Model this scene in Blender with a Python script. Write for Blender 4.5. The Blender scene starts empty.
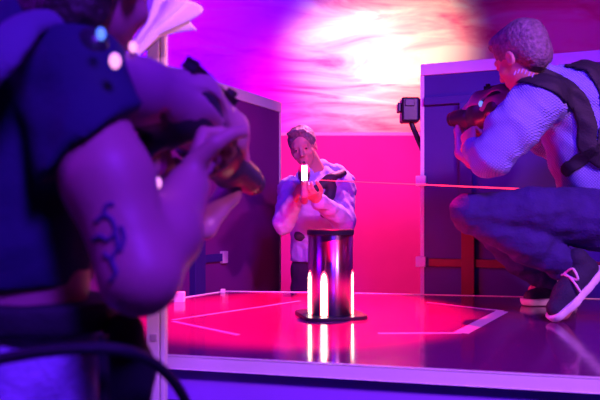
import bpy, bmesh, math, random
import numpy as np
from mathutils import Vector, Matrix

random.seed(4)
sc = bpy.context.scene
COL = sc.collection
CAMZ = 1.2
PT = 0.82          # platform top height

# ------------------------------------------------------------------ camera
cd = bpy.data.cameras.new('camera')
cam = bpy.data.objects.new('camera', cd)
COL.objects.link(cam)
cam.location = (0, 0, CAMZ)
cam.rotation_euler = (math.pi / 2, 0, 0)
cd.sensor_width = 36
cd.lens = 36
cd.shift_y = 20 / 600
cd.dof.use_dof = True
cd.dof.focus_distance = 3.0
cd.dof.aperture_fstop = 3.2
cd.clip_start = 0.02
sc.camera = cam

sc.view_settings.view_transform = 'Standard'
sc.view_settings.look = 'None'
sc.view_settings.exposure = 0.0
sc.view_settings.gamma = 1.0

# ------------------------------------------------------------------ world
w = bpy.data.worlds.new('world')
sc.world = w
w.use_nodes = True
w.node_tree.nodes['Background'].inputs[0].default_value = (0.16, 0.01, 0.6, 1)
w.node_tree.nodes['Background'].inputs[1].default_value = 0.05


def area(name, loc, target, size, color, power, sizey=None):
    ld = bpy.data.lights.new(name, 'AREA')
    ld.color = color
    ld.energy = power
    ld.size = size
    if sizey:
        ld.shape = 'RECTANGLE'
        ld.size_y = sizey
    o = bpy.data.objects.new(name, ld)
    COL.objects.link(o)
    o.location = loc
    o.rotation_euler = (Vector(target) - Vector(loc)).to_track_quat('-Z', 'Y').to_euler()
    return o


def spot(name, loc, target, angle, color, power, blend=0.8, radius=0.1):
    ld = bpy.data.lights.new(name, 'SPOT')
    ld.color = color
    ld.energy = power
    ld.spot_size = math.radians(angle)
    ld.spot_blend = blend
    ld.shadow_soft_size = radius
    o = bpy.data.objects.new(name, ld)
    COL.objects.link(o)
    o.location = loc
    o.rotation_euler = (Vector(target) - Vector(loc)).to_track_quat('-Z', 'Y').to_euler()
    return o


# blacklight / violet wash from the camera side of the room
area('violet_wash_light', (0.9, -0.7, 3.3), (0.7, 2.6, 0.9), 0.7, (0.15, 0.018, 1.0), 165)
spot('added_pink_fill', (2.2, -0.8, 3.0), (0.33, 2.45, 1.2), 41, (1.0, 0.26, 0.80), 460, 0.5, 0.15)  # pink spot added to brighten the white trims
area('violet_side_light', (-2.9, 1.0, 2.6), (0.0, 2.2, 1.0), 1.2, (0.25, 0.0, 1.0), 45)
# magenta wash on the low wall and everything in front of it
spot('magenta_wash_light', (0.5, 4.0, 2.9), (0.45, 6.3, 1.25), 62, (1.0, 0.07, 0.29), 520, 0.6, 0.3)
spot('added_pink_post_fill', (2.0, 0.9, 2.5), (-0.37, 1.52, 1.55), 15, (1.0, 0.35, 0.75), 170, 0.6, 0.05)  # narrow spot added to turn the post and cloth pinker
spot('pink_rim_light', (0.75, 4.7, 3.3), (0.10, 3.6, 1.55), 24, (1.0, 0.16, 0.5), 1100)
# unseen overhead spot added to pool red on the platform around the pedestal
spot('added_red_pool_light', (0.45, 3.3, 4.6), (0.02, 2.50, 0.82), 22, (1.0, 0.0, 0.07), 7000, 0.35, 0.05)
# the lamps that paint the back mural
spot('white_mural_light', (1.5, 6.3, 3.9), (1.60, 8.98, 3.85), 48, (1.0, 0.52, 0.32), 800, 1.0, 0.2)
spot('white_mural_light', (0.7, 6.3, 3.9), (0.72, 8.98, 3.70), 44, (1.0, 0.52, 0.32), 800, 1.0, 0.2)
spot('peach_mural_light', (1.0, 6.5, 3.2), (0.95, 8.98, 2.95), 60, (1.0, 0.13, 0.12), 900, 1.0, 0.2)
spot('red_mural_light', (1.3, 6.4, 1.6), (1.2, 8.98, 2.5), 72, (1.0, 0.0, 0.07), 500, 1.0, 0.2)
spot('rose_mural_light', (-.3, 6.4, 2.4), (0.05, 8.98, 2.9), 56, (1.0, 0.0, 0.22), 420, 1.0, 0.2)
spot('violet_mural_light', (-2.3, 6.6, 4.3), (-1.7, 8.98, 4.1), 100, (0.12, 0.0, 1.0), 1500, 1.0, 0.2)
spot('maroon_mural_light', (4.0, 6.4, 4.2), (4.2, 8.98, 3.6), 90, (0.4, 0.0, 0.4), 130, 1.0, 0.2)


# ------------------------------------------------------------------ materials
def mat(name, color, rough=0.6, metal=0.0, bump=0.0, bscale=80.0, var=0.0, vscale=6.0, spec=0.5, coat=0.0):
    m = bpy.data.materials.new(name)
    m.use_nodes = True
    nt = m.node_tree
    b = nt.nodes['Principled BSDF']
    b.inputs['Base Color'].default_value = (*color, 1)
    b.inputs['Roughness'].default_value = rough
    b.inputs['Metallic'].default_value = metal
    b.inputs['Specular IOR Level'].default_value = spec
    b.inputs['Coat Weight'].default_value = coat
    tc = nt.nodes.new('ShaderNodeTexCoord')
    if var > 0:
        n = nt.nodes.new('ShaderNodeTexNoise')
        n.inputs['Scale'].default_value = vscale
        n.inputs['Detail'].default_value = 5
        nt.links.new(tc.outputs['Object'], n.inputs['Vector'])
        r = nt.nodes.new('ShaderNodeValToRGB')
        r.color_ramp.elements[0].position = 0.3
        r.color_ramp.elements[1].position = 0.7
        r.color_ramp.elements[0].color = (*[c * (1 - var) for c in color], 1)
        r.color_ramp.elements[1].color = (*[min(1, c * (1 + var)) for c in color], 1)
        nt.links.new(n.outputs['Fac'], r.inputs['Fac'])
        nt.links.new(r.outputs['Color'], b.inputs['Base Color'])
    if bump > 0:
        n = nt.nodes.new('ShaderNodeTexNoise')
        n.inputs['Scale'].default_value = bscale
        n.inputs['Detail'].default_value = 4
        nt.links.new(tc.outputs['Object'], n.inputs['Vector'])
        bn = nt.nodes.new('ShaderNodeBump')
        bn.inputs['Strength'].default_value = bump
        bn.inputs['Distance'].default_value = 0.01
        nt.links.new(n.outputs['Fac'], bn.inputs['Height'])
        nt.links.new(bn.outputs['Normal'], b.inputs['Normal'])
    return m


def emit(name, color, strength):
    m = bpy.data.materials.new(name)
    m.use_nodes = True
    nt = m.node_tree
    b = nt.nodes['Principled BSDF']
    b.inputs['Base Color'].default_value = (*color, 1)
    b.inputs['Emission Color'].default_value = (*color, 1)
    b.inputs['Emission Strength'].default_value = strength
    return m


M = {}
M['white'] = mat('white_paint', (0.86, 0.84, 0.86), 0.45, bump=0.05, var=0.04)
M['panel'] = mat('painted_board', (0.20, 0.015, 0.24), 0.6, bump=0.08, bscale=30, var=0.08, vscale=3)
M['panel_dark'] = mat('dark_painted_board', (0.05, 0.02, 0.24), 0.55, bump=0.08, bscale=30, var=0.1, vscale=3)
M['rail'] = mat('red_lit_timber', (0.20, 0.025, 0.03), 0.5, bump=0.08, var=0.1)  # red glow from low down put into the timber colour
M['lowwall'] = mat('pink_wall_paint', (0.75, 0.04, 0.42), 0.7, bump=0.05, bscale=20, var=0.06, vscale=2)
M['black'] = mat('black_plastic', (0.02, 0.02, 0.025), 0.35, bump=0.05)
M['dark'] = mat('dark_webbing', (0.018, 0.016, 0.028), 0.7, bump=0.3, bscale=200)
M['floor'] = mat('dark_floor', (0.05, 0.045, 0.06), 0.4, bump=0.1, bscale=12, var=0.2)
M['ceiling'] = mat('dark_ceiling', (0.03, 0.02, 0.04), 0.9, var=0.1)
M['wall'] = mat('dark_side_wall', (0.10, 0.05, 0.12), 0.85, bump=0.1, var=0.1)
M['skin'] = mat('skin', (0.60, 0.25, 0.26), 0.5, bump=0.05, bscale=120, var=0.06, vscale=12)
M['hair_light'] = mat('light_hair', (0.20, 0.13, 0.19), 0.55, bump=0.8, bscale=90, var=0.4, vscale=70)
M['hair_dark'] = mat('dark_hair', (0.05, 0.03, 0.025), 0.55, bump=0.8, bscale=90, var=0.4, vscale=70)
M['tee'] = mat('navy_cotton', (0.02, 0.018, 0.09), 0.85, bump=0.25, bscale=60, var=0.1)
M['hoodie'] = mat('pale_hoodie_cloth', (0.50, 0.42, 0.80), 0.85, bump=0.3, bscale=40, var=0.08)
M['vest'] = mat('black_vest_cloth', (0.05, 0.03, 0.06), 0.6, bump=0.3, bscale=50, var=0.1)
M['jeans'] = mat('dark_denim', (0.03, 0.012, 0.14), 0.85, bump=0.4, bscale=120, var=0.25, vscale=14)
M['denim_light'] = mat('washed_denim', (0.55, 0.45, 0.92), 0.85, bump=0.4, bscale=120, var=0.25, vscale=20)
M['trousers'] = mat('dark_trousers', (0.06, 0.04, 0.07), 0.8, bump=0.2)
M['rubber'] = mat('white_rubber', (0.80, 0.76, 0.78), 0.5, bump=0.1)
M['canvas'] = mat('navy_canvas', (0.02, 0.014, 0.05), 0.8, bump=0.4, bscale=150)
M['lace'] = mat('white_lace', (0.8, 0.75, 0.78), 0.8, bump=0.2, bscale=200)
M['gun_shell'] = mat('grey_gun_shell', (0.42, 0.15, 0.32), 0.4, bump=0.05, var=0.1)
M['gun_dark'] = mat('dark_gun_body', (0.035, 0.03, 0.05), 0.35, bump=0.05)
M['metal'] = mat('dark_polished_metal', (0.62, 0.45, 0.70), 0.28, metal=1.0, bump=0.01, bscale=20)
M['cap'] = mat('black_cap', (0.02, 0.018, 0.03), 0.3)
M['ink'] = mat('tattoo_ink', (0.10, 0.05, 0.20), 0.6)
M['iris'] = mat('iris', (0.05, 0.03, 0.02), 0.2)
M['tape'] = mat('pale_floor_tape', (0.50, 0.36, 0.55), 0.35, bump=0.05)
M['cloth'] = mat('white_cloth', (0.88, 0.86, 0.88), 0.85, bump=0.2, bscale=30, var=0.03)
M['led_white'] = emit('warm_strip_light', (1.0, 0.80, 0.60), 9)
M['red_bloom'] = emit('red_strip_bloom', (1.0, 0.06, 0.10), 3.0)  # red border emits to imitate bloom around the warm tubes
M['led_muzzle'] = emit('muzzle_light', (1.0, 0.72, 0.85), 7)
M['led_blue'] = emit('blue_indicator', (0.12, 0.3, 1.0), 1.2)
M['led_pink'] = emit('pink_indicator', (1.0, 0.35, 0.7), 1.6)
M['beam'] = emit('laser_beam', (1.0, 0.03, 0.12), 1.6)


_b = M['metal'].node_tree.nodes['Principled BSDF']
_b.inputs['Anisotropic'].default_value = 0.9
_b.inputs['Anisotropic Rotation'].default_value = 0.25


def mat_platform():
    m = mat('glossy_platform_laminate', (0.13, 0.05, 0.14), 0.2, bump=0.0, spec=0.7)
    nt = m.node_tree
    b = nt.nodes['Principled BSDF']
    tc = nt.nodes.new('ShaderNodeTexCoord')
    n = nt.nodes.new('ShaderNodeTexNoise')
    n.inputs['Scale'].default_value = 30
    n.inputs['Detail'].default_value = 8
    nt.links.new(tc.outputs['Object'], n.inputs['Vector'])
    r = nt.nodes.new('ShaderNodeMapRange')
    r.inputs['From Min'].default_value = 0.35
    r.inputs['From Max'].default_value = 0.7
    r.inputs['To Min'].default_value = 0.09
    r.inputs['To Max'].default_value = 0.15
    nt.links.new(n.outputs['Fac'], r.inputs['Value'])
    nt.links.new(r.outputs['Result'], b.inputs['Roughness'])
    bn = nt.nodes.new('ShaderNodeBump')
    bn.inputs['Strength'].default_value = 0.015
    bn.inputs['Distance'].default_value = 0.01
    nt.links.new(n.outputs['Fac'], bn.inputs['Height'])
    nt.links.new(bn.outputs['Normal'], b.inputs['Normal'])
    b.inputs['Base Color'].default_value = (0.15, 0.006, 0.13, 1)
    return m


def mat_knit():
    m = mat('pale_blue_knit_wool', (0.60, 0.58, 0.68), 0.9)
    nt = m.node_tree
    b = nt.nodes['Principled BSDF']
    tc = nt.nodes.new('ShaderNodeTexCoord')
    hs = []
    for rot in (0.6, -0.6):
        mp = nt.nodes.new('ShaderNodeMapping')
        mp.inputs['Rotation'].default_value = (rot, rot, 0)
        nt.links.new(tc.outputs['Object'], mp.inputs['Vector'])
        wv = nt.nodes.new('ShaderNodeTexWave')
        wv.bands_direction = 'Z'
        wv.inputs['Scale'].default_value = 42
        wv.inputs['Distortion'].default_value = 2.0
        wv.inputs['Detail'].default_value = 2
        nt.links.new(mp.outputs['Vector'], wv.inputs['Vector'])
        hs.append(wv.outputs['Fac'])
    mx = nt.nodes.new('ShaderNodeMath')
    mx.operation = 'MULTIPLY'
    nt.links.new(hs[0], mx.inputs[0])
    nt.links.new(hs[1], mx.inputs[1])
    bn = nt.nodes.new('ShaderNodeBump')
    bn.inputs['Strength'].default_value = 0.8
    bn.inputs['Distance'].default_value = 0.006
    nt.links.new(mx.outputs[0], bn.inputs['Height'])
    nt.links.new(bn.outputs['Normal'], b.inputs['Normal'])
    r = nt.nodes.new('ShaderNodeValToRGB')
    r.color_ramp.elements[0].color = (0.24, 0.28, 0.74, 1)
    r.color_ramp.elements[1].color = (0.44, 0.48, 0.95, 1)
    nt.links.new(mx.outputs[0], r.inputs['Fac'])
    nt.links.new(r.outputs['Color'], b.inputs['Base Color'])
    return m


def mat_mural():
    m = mat('marbled_mural', (0.8, 0.6, 0.6), 0.8)
    nt = m.node_tree
    b = nt.nodes['Principled BSDF']
    tc = nt.nodes.new('ShaderNodeTexCoord')
    mp = nt.nodes.new('ShaderNodeMapping')
    mp.inputs['Rotation'].default_value = (0, 0.25, 0)
    mp.inputs['Scale'].default_value = (0.45, 1, 1.9)
    nt.links.new(tc.outputs['Object'], mp.inputs['Vector'])
    n0 = nt.nodes.new('ShaderNodeTexNoise')
    n0.inputs['Scale'].default_value = 0.55
    n0.inputs['Detail'].default_value = 2
    nt.links.new(mp.outputs['Vector'], n0.inputs['Vector'])
    ad = nt.nodes.new('ShaderNodeVectorMath')
    ad.operation = 'MULTIPLY_ADD'
    nt.links.new(n0.outputs['Color'], ad.inputs[0])
    ad.inputs[1].default_value = (2.2, 2.2, 2.2)
    nt.links.new(mp.outputs['Vector'], ad.inputs[2])
    n1 = nt.nodes.new('ShaderNodeTexNoise')
    n1.inputs['Scale'].default_value = 1.3
    n1.inputs['Detail'].default_value = 7
    n1.inputs['Roughness'].default_value = 0.6
    n1.inputs['Distortion'].default_value = 0.6
    nt.links.new(ad.outputs[0], n1.inputs['Vector'])
    r = nt.nodes.new('ShaderNodeValToRGB')
    e = r.color_ramp.elements
    e[0].position = 0.36
    e[0].color = (0.74, 0.07, 0.32, 1)
    e[1].position = 0.62
    e[1].color = (0.92, 0.86, 0.80, 1)
    k = e.new(0.5)
    k.color = (0.88, 0.48, 0.56, 1)
    nt.links.new(n1.outputs['Fac'], r.inputs['Fac'])
    nt.links.new(r.outputs['Color'], b.inputs['Base Color'])
    return m


M['platform'] = mat_platform()
M['knit'] = mat_knit()
M['mural'] = mat_mural()


# ------------------------------------------------------------------ helpers
def P(px, py, Y):
    """world point seen at photo position px,py at distance Y"""
    return Vector(((px - 300) / 600 * Y, Y, CAMZ + (220 - py) / 600 * Y))


def link(name, me, m, parent=None, smooth=False):
    o = bpy.data.objects.new(name, me)
    COL.objects.link(o)
    if m:
        me.materials.append(m)
    if smooth:
        for p in me.polygons:
            p.use_smooth = True
    if parent:
        o.parent = parent
    return o


def thing(name, label, cat, loc=(0, 0, 0), group=None):
    o = bpy.data.objects.new(name, None)
    o.empty_display_size = 0.1
    COL.objects.link(o)
    o.location = loc
    return tag(o, label, cat, group)


def tag(o, label, cat, group=None):
    o['label'] = label
    o['category'] = cat
    if group:
        o['group'] = group
    return o


def struct(o):
    o['kind'] = 'structure'
    return o


def from_bm(name, bm, m, parent=None, smooth=False, off=(0, 0, 0)):
    off = Vector(off)
    if off.length > 0:
        for v in bm.verts:
            v.co -= off
    bmesh.ops.recalc_face_normals(bm, faces=bm.faces[:])
    me = bpy.data.meshes.new(name)
    bm.to_mesh(me)
    bm.free()
    return link(name, me, m, parent, smooth)


def box(bm, lo, hi, bev=0.0):
    lo = Vector(lo)
    hi = Vector(hi)
    r = bmesh.ops.create_cube(bm, size=1)
    for v in r['verts']:
        v.co = Vector([(lo[i] + hi[i]) / 2 + v.co[i] * (hi[i] - lo[i]) for i in range(3)])
    if bev > 0:
        es = list({e for v in r['verts'] for e in v.link_edges})
        bmesh.ops.bevel(bm, geom=es, offset=bev, segments=2, affect='EDGES', profile=0.5)


def obox(bm, a, b, wid, hgt, up=(0, 0, 1), bev=0.0):
    """box bar from a to b; wid across, hgt along up"""
    a = Vector(a)
    b = Vector(b)
    d = (b - a)
    L = d.length
    d.normalize()
    s = d.cross(Vector(up)).normalized()
    u = s.cross(d).normalized()
    r = bmesh.ops.create_cube(bm, size=1)
    c = (a + b) / 2
    vs = r['verts']
    for v in vs:
        x, y, z = v.co
        v.co = c + d * (x * L) + s * (y * wid) + u * (z * hgt)
    if bev > 0:
        es = list({e for v in vs for e in v.link_edges})
        bmesh.ops.bevel(bm, geom=es, offset=bev, segments=2, affect='EDGES', profile=0.5)


def tube(bm, pts, r, n=10, closed=False):
    pts = [Vector(p) for p in pts]
    rs = r if isinstance(r, (list, tuple)) else [r] * len(pts)
    rings = []
    prev = None
    for i, p in enumerate(pts):
        if closed:
            t = (pts[(i + 1) % len(pts)] - pts[i - 1]).normalized()
        else:
            t = (pts[min(i + 1, len(pts) - 1)] - pts[max(i - 1, 0)]).normalized()
        if prev is None:
            a = t.orthogonal().normalized()
        else:
            a = (prev - t * prev.dot(t)).normalized()
        prev = a
        b = t.cross(a)
        rings.append([bm.verts.new(p + (a * math.cos(2 * math.pi * k / n) + b * math.sin(2 * math.pi * k / n)) * rs[i]) for k in range(n)])
    m_ = len(rings)
    for i in range(m_ if closed else m_ - 1):
        A, B = rings[i], rings[(i + 1) % m_]
        for k in range(n):
            bm.faces.new((A[k], A[(k + 1) % n], B[(k + 1) % n], B[k]))
    if not closed:
        bm.faces.new(rings[0])
        bm.faces.new(rings[-1])


def spline(pts, n=8):
    pts = [Vector(p) for p in pts]
    out = []
    for i in range(len(pts) - 1):
        p0 = pts[max(i - 1, 0)]
        p1 = pts[i]
        p2 = pts[i + 1]
        p3 = pts[min(i + 2, len(pts) - 1)]
        for k in range(n):
            t = k / n
            out.append(0.5 * ((2 * p1) + (p2 - p0) * t + (2 * p0 - 5 * p1 + 4 * p2 - p3) * t * t + (3 * p1 - p0 - 3 * p2 + p3) * t ** 3))
    out.append(pts[-1])
    return out


def lathe(bm, c, prof, n=48):
    c = Vector(c)
    rings = []
    for r, z in prof:
        rings.append([bm.verts.new(c + Vector((r * math.cos(2 * math.pi * k / n), r * math.sin(2 * math.pi * k / n), z))) for k in range(n)])
    for A, B in zip(rings, rings[1:]):
        for k in range(n):
            bm.faces.new((A[k], A[(k + 1) % n], B[(k + 1) % n], B[k]))
    bm.faces.new(rings[0])
    bm.faces.new(rings[-1])


# ---- soft-body modelling: blend volumes, then take their surface as one continuous mesh
class Body:
    def __init__(self):
        self.p = []

    def cap(self, a, b, r0, r1=None, k=0.02, flat=None, f=1.0, op='add'):
        self.p.append(('cap', Vector(a), Vector(b), r0, r0 if r1 is None else r1, k, flat, f, op))
        return self

    def chain(self, pts, rs, k=0.02, flat=None, f=1.0, op='add'):
        for i in range(len(pts) - 1):
            self.cap(pts[i], pts[i + 1], rs[i], rs[i + 1], k, flat, f, op)
        return self

    def ell(self, c, rad, axes=None, k=0.02, op='add'):
        self.p.append(('ell', Vector(c), rad, axes, k, op))
        return self

    def clip(self, c, n, k=0.0):
        """keep the side the normal points away from"""
        self.p.append(('clip', Vector(c), Vector(n).normalized(), k))
        return self

    def noise(self, amp, freq, seed=0, aniso=(1, 1, 1)):
        self.p.append(('noise', amp, freq, seed, aniso))
        return self

    def body(self, other, k=.02):
        self.p.append(('body', other, k))
        return self

    def within(self, other):
        self.p.append(('and', other))
        return self

    def grow(self, r):
        self.p.append(('grow', r))
        return self

    def mesh(self, name, h):
        lo = np.array([1e9] * 3)
        hi = -lo
        allp = list(self.p)
        for q in self.p:
            if q[0] == 'body':
                allp += q[1].p
        for q in allp:
            if q[0] == 'cap' and q[8] == 'add':
                r = max(q[3], q[4])
                for v in (q[1], q[2]):
                    lo = np.minimum(lo, np.array(v) - r)
                    hi = np.maximum(hi, np.array(v) + r)
            elif q[0] == 'ell' and q[5] == 'add':
                r = max(q[2])
                lo = np.minimum(lo, np.array(q[1]) - r)
                hi = np.maximum(hi, np.array(q[1]) + r)
        lo -= 0.03 + 2 * h
        hi += 0.03 + 2 * h
        n = np.ceil((hi - lo) / h).astype(int) + 1
        F = np.full(n, 1.0, dtype=np.float32)
        ax = [lo[i] + h * np.arange(n[i]) for i in range(3)]

        def sub(bl, bh):
            a = np.clip(np.floor((np.array(bl) - lo) / h).astype(int), 0, n - 1)
            b = np.clip(np.ceil((np.array(bh) - lo) / h).astype(int) + 1, 1, n)
            X, Y, Z = np.meshgrid(*[ax[i][a[i]:b[i]] for i in range(3)], indexing='ij')
            return (slice(a[0], b[0]), slice(a[1], b[1]), slice(a[2], b[2])), X, Y, Z

        def run(prims, F):
            for q in prims:
                if q[0] == 'body':
                    G = run(q[1].p, np.full(n, 1.0, dtype=np.float32))
                    k = q[2]
                    hh = np.maximum(k - np.abs(F - G), 0) / max(k, 1e-6)
                    F = np.minimum(F, G) - hh * hh * k / 4
                    continue
                if q[0] == 'and':
                    G = run(q[1].p, np.full(n, 1.0, dtype=np.float32))
                    F = np.maximum(F, G)
                    continue
                if q[0] == 'grow':
                    F = F - q[1]
                    continue
                if q[0] in ('cap', 'ell'):
                    if q[0] == 'cap':
                        _, A, B, r0, r1, k, flat, f, op = q
                        r = max(r0, r1) + k + 3 * h
                        bl = [min(A[i], B[i]) - r for i in range(3)]
                        bh = [max(A[i], B[i]) + r for i in range(3)]
                        s, X, Y, Z = sub(bl, bh)
                        d = B - A
                        L2 = max(d.length_squared, 1e-12)
                        X = X - A.x
                        Y = Y - A.y
                        Z = Z - A.z
                        t = np.clip((X * d.x + Y * d.y + Z * d.z) / L2, 0, 1)
                        X = X - t * d.x
                        Y = Y - t * d.y
                        Z = Z - t * d.z
                        D2 = X * X + Y * Y + Z * Z
                        if flat is not None:
                            fl = Vector(flat).normalized()
                            dn = X * fl.x + Y * fl.y + Z * fl.z
                            D2 = D2 + dn * dn * (1 / f ** 2 - 1)
                        D = np.sqrt(D2) - (r0 + (r1 - r0) * t)
                        if flat is not None:
                            D = D * (0.5 + 0.5 * f)
                    else:
                        _, c, rad, axes, k, op = q
                        r = max(rad) + k + 3 * h
                        s, X, Y, Z = sub([v - r for v in c], [v + r for v in c])
                        X = X - c.x
                        Y = Y - c.y
                        Z = Z - c.z
                        A3 = axes or (Vector((1, 0, 0)), Vector((0, 1, 0)), Vector((0, 0, 1)))
                        q1 = q2 = 0
                        for a_, ra in zip(A3, rad):
                            cc = X * a_.x + Y * a_.y + Z * a_.z
                            q1 = q1 + (cc / ra) ** 2
                            q2 = q2 + (cc / ra ** 2) ** 2
                        k0 = np.sqrt(q1)
                        k1 = np.sqrt(q2) + 1e-9
                        D = k0 * (k0 - 1) / k1
                    G = F[s]
                    if op == 'add':
                        hh = np.maximum(k - np.abs(G - D), 0) / max(k, 1e-6)
                        F[s] = np.minimum(G, D) - hh * hh * k / 4
                    else:
                        D = -D
                        hh = np.maximum(k - np.abs(G - D), 0) / max(k, 1e-6)
                        F[s] = np.maximum(G, D) + hh * hh * k / 4
                elif q[0] == 'clip':
                    _, c, nn, k = q
                    X, Y, Z = np.meshgrid(*ax, indexing='ij', sparse=True)
                    D = (X - c.x) * nn.x + (Y - c.y) * nn.y + (Z - c.z) * nn.z
                    F = np.maximum(F, D).astype(np.float32)
                elif q[0] == 'noise':
                    _, amp, fr, seed, an = q
                    X, Y, Z = np.meshgrid(*ax, indexing='ij', sparse=True)
                    rr = np.random.RandomState(seed)
                    N = 0
                    for o_ in range(5):
                        d = rr.normal(size=3)
                        d /= np.linalg.norm(d)
                        e = rr.normal(size=3)
                        e /= np.linalg.norm(e)
                        fq = fr * (1 + 0.5 * o_)
                        ph = rr.uniform(0, 6.28, 2)
                        wv = np.sin((X * e[0] + Y * e[1] + Z * e[2]) * fq * 0.6 + ph[1])
                        N = N + np.sin((X * d[0] * an[0] + Y * d[1] * an[1] + Z * d[2] * an[2]) * fq + ph[0] + 1.3 * wv) / (1 + 0.4 * o_)
                    F = (F + amp * N / 2.2).astype(np.float32)
            return F.astype(np.float32)
        F = run(self.p, F)
        S = F < 0
        c8 = [(i, j, k) for i in (0, 1) for j in (0, 1) for k in (0, 1)]
        cnt = sum(S[i:n[0] - 1 + i, j:n[1] - 1 + j, k:n[2] - 1 + k].astype(np.int8) for i, j, k in c8)
        act = (cnt > 0) & (cnt < 8)
        I, J, K = np.nonzero(act)
        idx = np.full(act.shape, -1, dtype=np.int64)
        idx[I, J, K] = np.arange(len(I))
        acc = np.zeros((len(I), 3))
        num = np.zeros(len(I))
        for a in range(3):
            o1, o2 = [x for x in range(3) if x != a]
            for u in (0, 1):
                for v in (0, 1):
                    c0 = [0, 0, 0]
                    c0[o1] = u
                    c0[o2] = v
                    c1 = list(c0)
                    c1[a] = 1
                    f0 = F[I + c0[0], J + c0[1], K + c0[2]]
                    f1 = F[I + c1[0], J + c1[1], K + c1[2]]
                    x = (f0 < 0) != (f1 < 0)
                    t = np.where(x, f0 / np.where(x, f0 - f1, 1), 0)
                    pos = np.tile(np.array(c0, float), (len(I), 1))
                    pos[:, a] = t
                    acc += pos * x[:, None]
                    num += x
        V = acc / np.maximum(num, 1)[:, None]
        V = (V + np.stack([I, J, K], 1)) * h + lo
        faces = []
        for a in range(3):
            o1, o2 = [(1, 2), (2, 0), (0, 1)][a]
            sl0 = [slice(None)] * 3
            sl1 = [slice(None)] * 3
            sl0[a] = slice(0, n[a] - 1)
            sl1[a] = slice(1, n[a])
            A_, B_ = S[tuple(sl0)], S[tuple(sl1)]
            e = A_ != B_
            ii = np.stack(np.nonzero(e), 1)
            ok = (ii[:, o1] > 0) & (ii[:, o2] > 0) & (ii[:, o1] < n[o1] - 1) & (ii[:, o2] < n[o2] - 1)
            ii = ii[ok]
            q4 = []
            for du, dv in ((1, 1), (0, 1), (0, 0), (1, 0)):
                jj = ii.copy()
                jj[:, o1] -= du
                jj[:, o2] -= dv
                q4.append(idx[jj[:, 0], jj[:, 1], jj[:, 2]])
            q4 = np.stack(q4, 1)
            fl = ~A_[ii[:, 0], ii[:, 1], ii[:, 2]]
            q4[fl] = q4[fl][:, ::-1]
            faces.append(q4)
        faces = np.concatenate(faces)
        faces = faces[(faces >= 0).all(1)]
        me = bpy.data.meshes.new(name)
        me.from_pydata(V.tolist(), [], faces.tolist())
        me.update()
        return me

    def build(self, name, h, m, parent=None):
        return link(name, self.mesh(name, h), m, parent, True)


def V3(*a):
    return Vector(a)


def add_head(B, c, f, u, s=1.0, face=True):
    f = Vector(f).normalized()
    u = Vector(u)
    u = (u - f * u.dot(f)).normalized()
    r = f.cross(u)
    ax = (r, f, u)

    def L(x, y, z):
        return c + (r * x + f * y + u * z) * s
    B.ell(L(0, -.012, .035), (.074 * s, .096 * s, .083 * s), ax, .01)
    B.ell(L(0, .022, -.035), (.060 * s, .070 * s, .080 * s), ax, .03)
    B.ell(L(0, .062, -.092), (.026 * s, .024 * s, .020 * s), ax, .03)
    B.cap(L(-.034, .078, .022), L(.034, .078, .022), .012 * s, k=.012)
    B.cap(L(.045, .055, -.03), L(-.045, .055, -.03), .020 * s, k=.02)
    for sx in (-1, 1):
        B.ell(L(sx * .031, .098, .002), (.015 * s, .014 * s, .010 * s), ax, .010, 'sub')
        B.ell(L(sx * .031, .078, .002), (.013 * s, .013 * s, .012 * s), ax, .002)
        B.ell(L(sx * .076, -.008, -.012), (.009 * s, .019 * s, .030 * s), ax, .006)
        B.ell(L(sx * .083, -.004, -.010), (.006 * s, .010 * s, .018 * s), ax, .004, 'sub')
    B.chain([L(0, .088, .010), L(0, .108, -.030)], [.008 * s, .012 * s], .010)
    B.cap(L(-.011, .097, -.034), L(.011, .097, -.034), .008 * s, k=.006)
    B.cap(L(-.020, .084, -.059), L(.020, .084, -.059), .007 * s, k=.006)
    B.cap(L(-.017, .083, -.070), L(.017, .083, -.070), .008 * s, k=.006)
    B.cap(L(-.020, .094, -.0645), L(.020, .094, -.0645), .0022 * s, k=.003, op='sub')
    return L


def add_hand(B, wrist, d, n, side=1, curl=(0.6, 0.9, 0.6), thumb=(0.5, 0.7, 0.45), s=1.0):
    """palm from the wrist along d; fingers curl towards n; thumb on +side of d x n"""
    d = Vector(d).normalized()
    n = Vector(n)
    n = (n - d * n.dot(d)).normalized()
    t = d.cross(n) * side
    W = Vector(wrist)
    for i, a in enumerate((.028, .009, -.010, -.028)):
        B.cap(W + t * (a * .55) * s, W + (d * (.088 - abs(i - 1) * .004) + t * a) * s, .015 * s, .0125 * s, .014, n, .85)
    lens = (.072, .080, .075, .060)
    for i, a in enumerate((.028, .009, -.010, -.028)):
        p = W + (d * (.088 - abs(i - 1) * .004) + t * a) * s
        ang = 0
        r = (.0100, .0102, .0098, .0086)[i] * s
        for j, fr in enumerate((.44, .31, .25)):
            ang += curl[j] * (1 + .08 * i)
            dd = d * math.cos(ang) + n * math.sin(ang) + t * a * .6
            q = p + dd.normalized() * lens[i] * fr * s
            B.cap(p, q, r, r * .92, .003)
            p = q
            r *= .92
    p = W + (d * .022 + t * .024) * s
    q = p + (d * thumb[0] + t * thumb[1] + n * thumb[2]).normalized() * .042 * s
    B.cap(p, q, .016 * s, .0125 * s, .010)
    q2 = q + (d * .85 + t * .1 + n * .6).normalized() * .034 * s
    B.cap(q, q2, .0118 * s, .0105 * s, .003)
    q3 = q2 + (d * .75 - t * .25 + n * .75).normalized() * .026 * s
    B.cap(q2, q3, .0105 * s, .009 * s, .002)


# ------------------------------------------------------------------ the room
def slab(name, lo, hi, m):
    bm = bmesh.new()
    box(bm, lo, hi)
    return struct(from_bm(name, bm, m))


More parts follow.
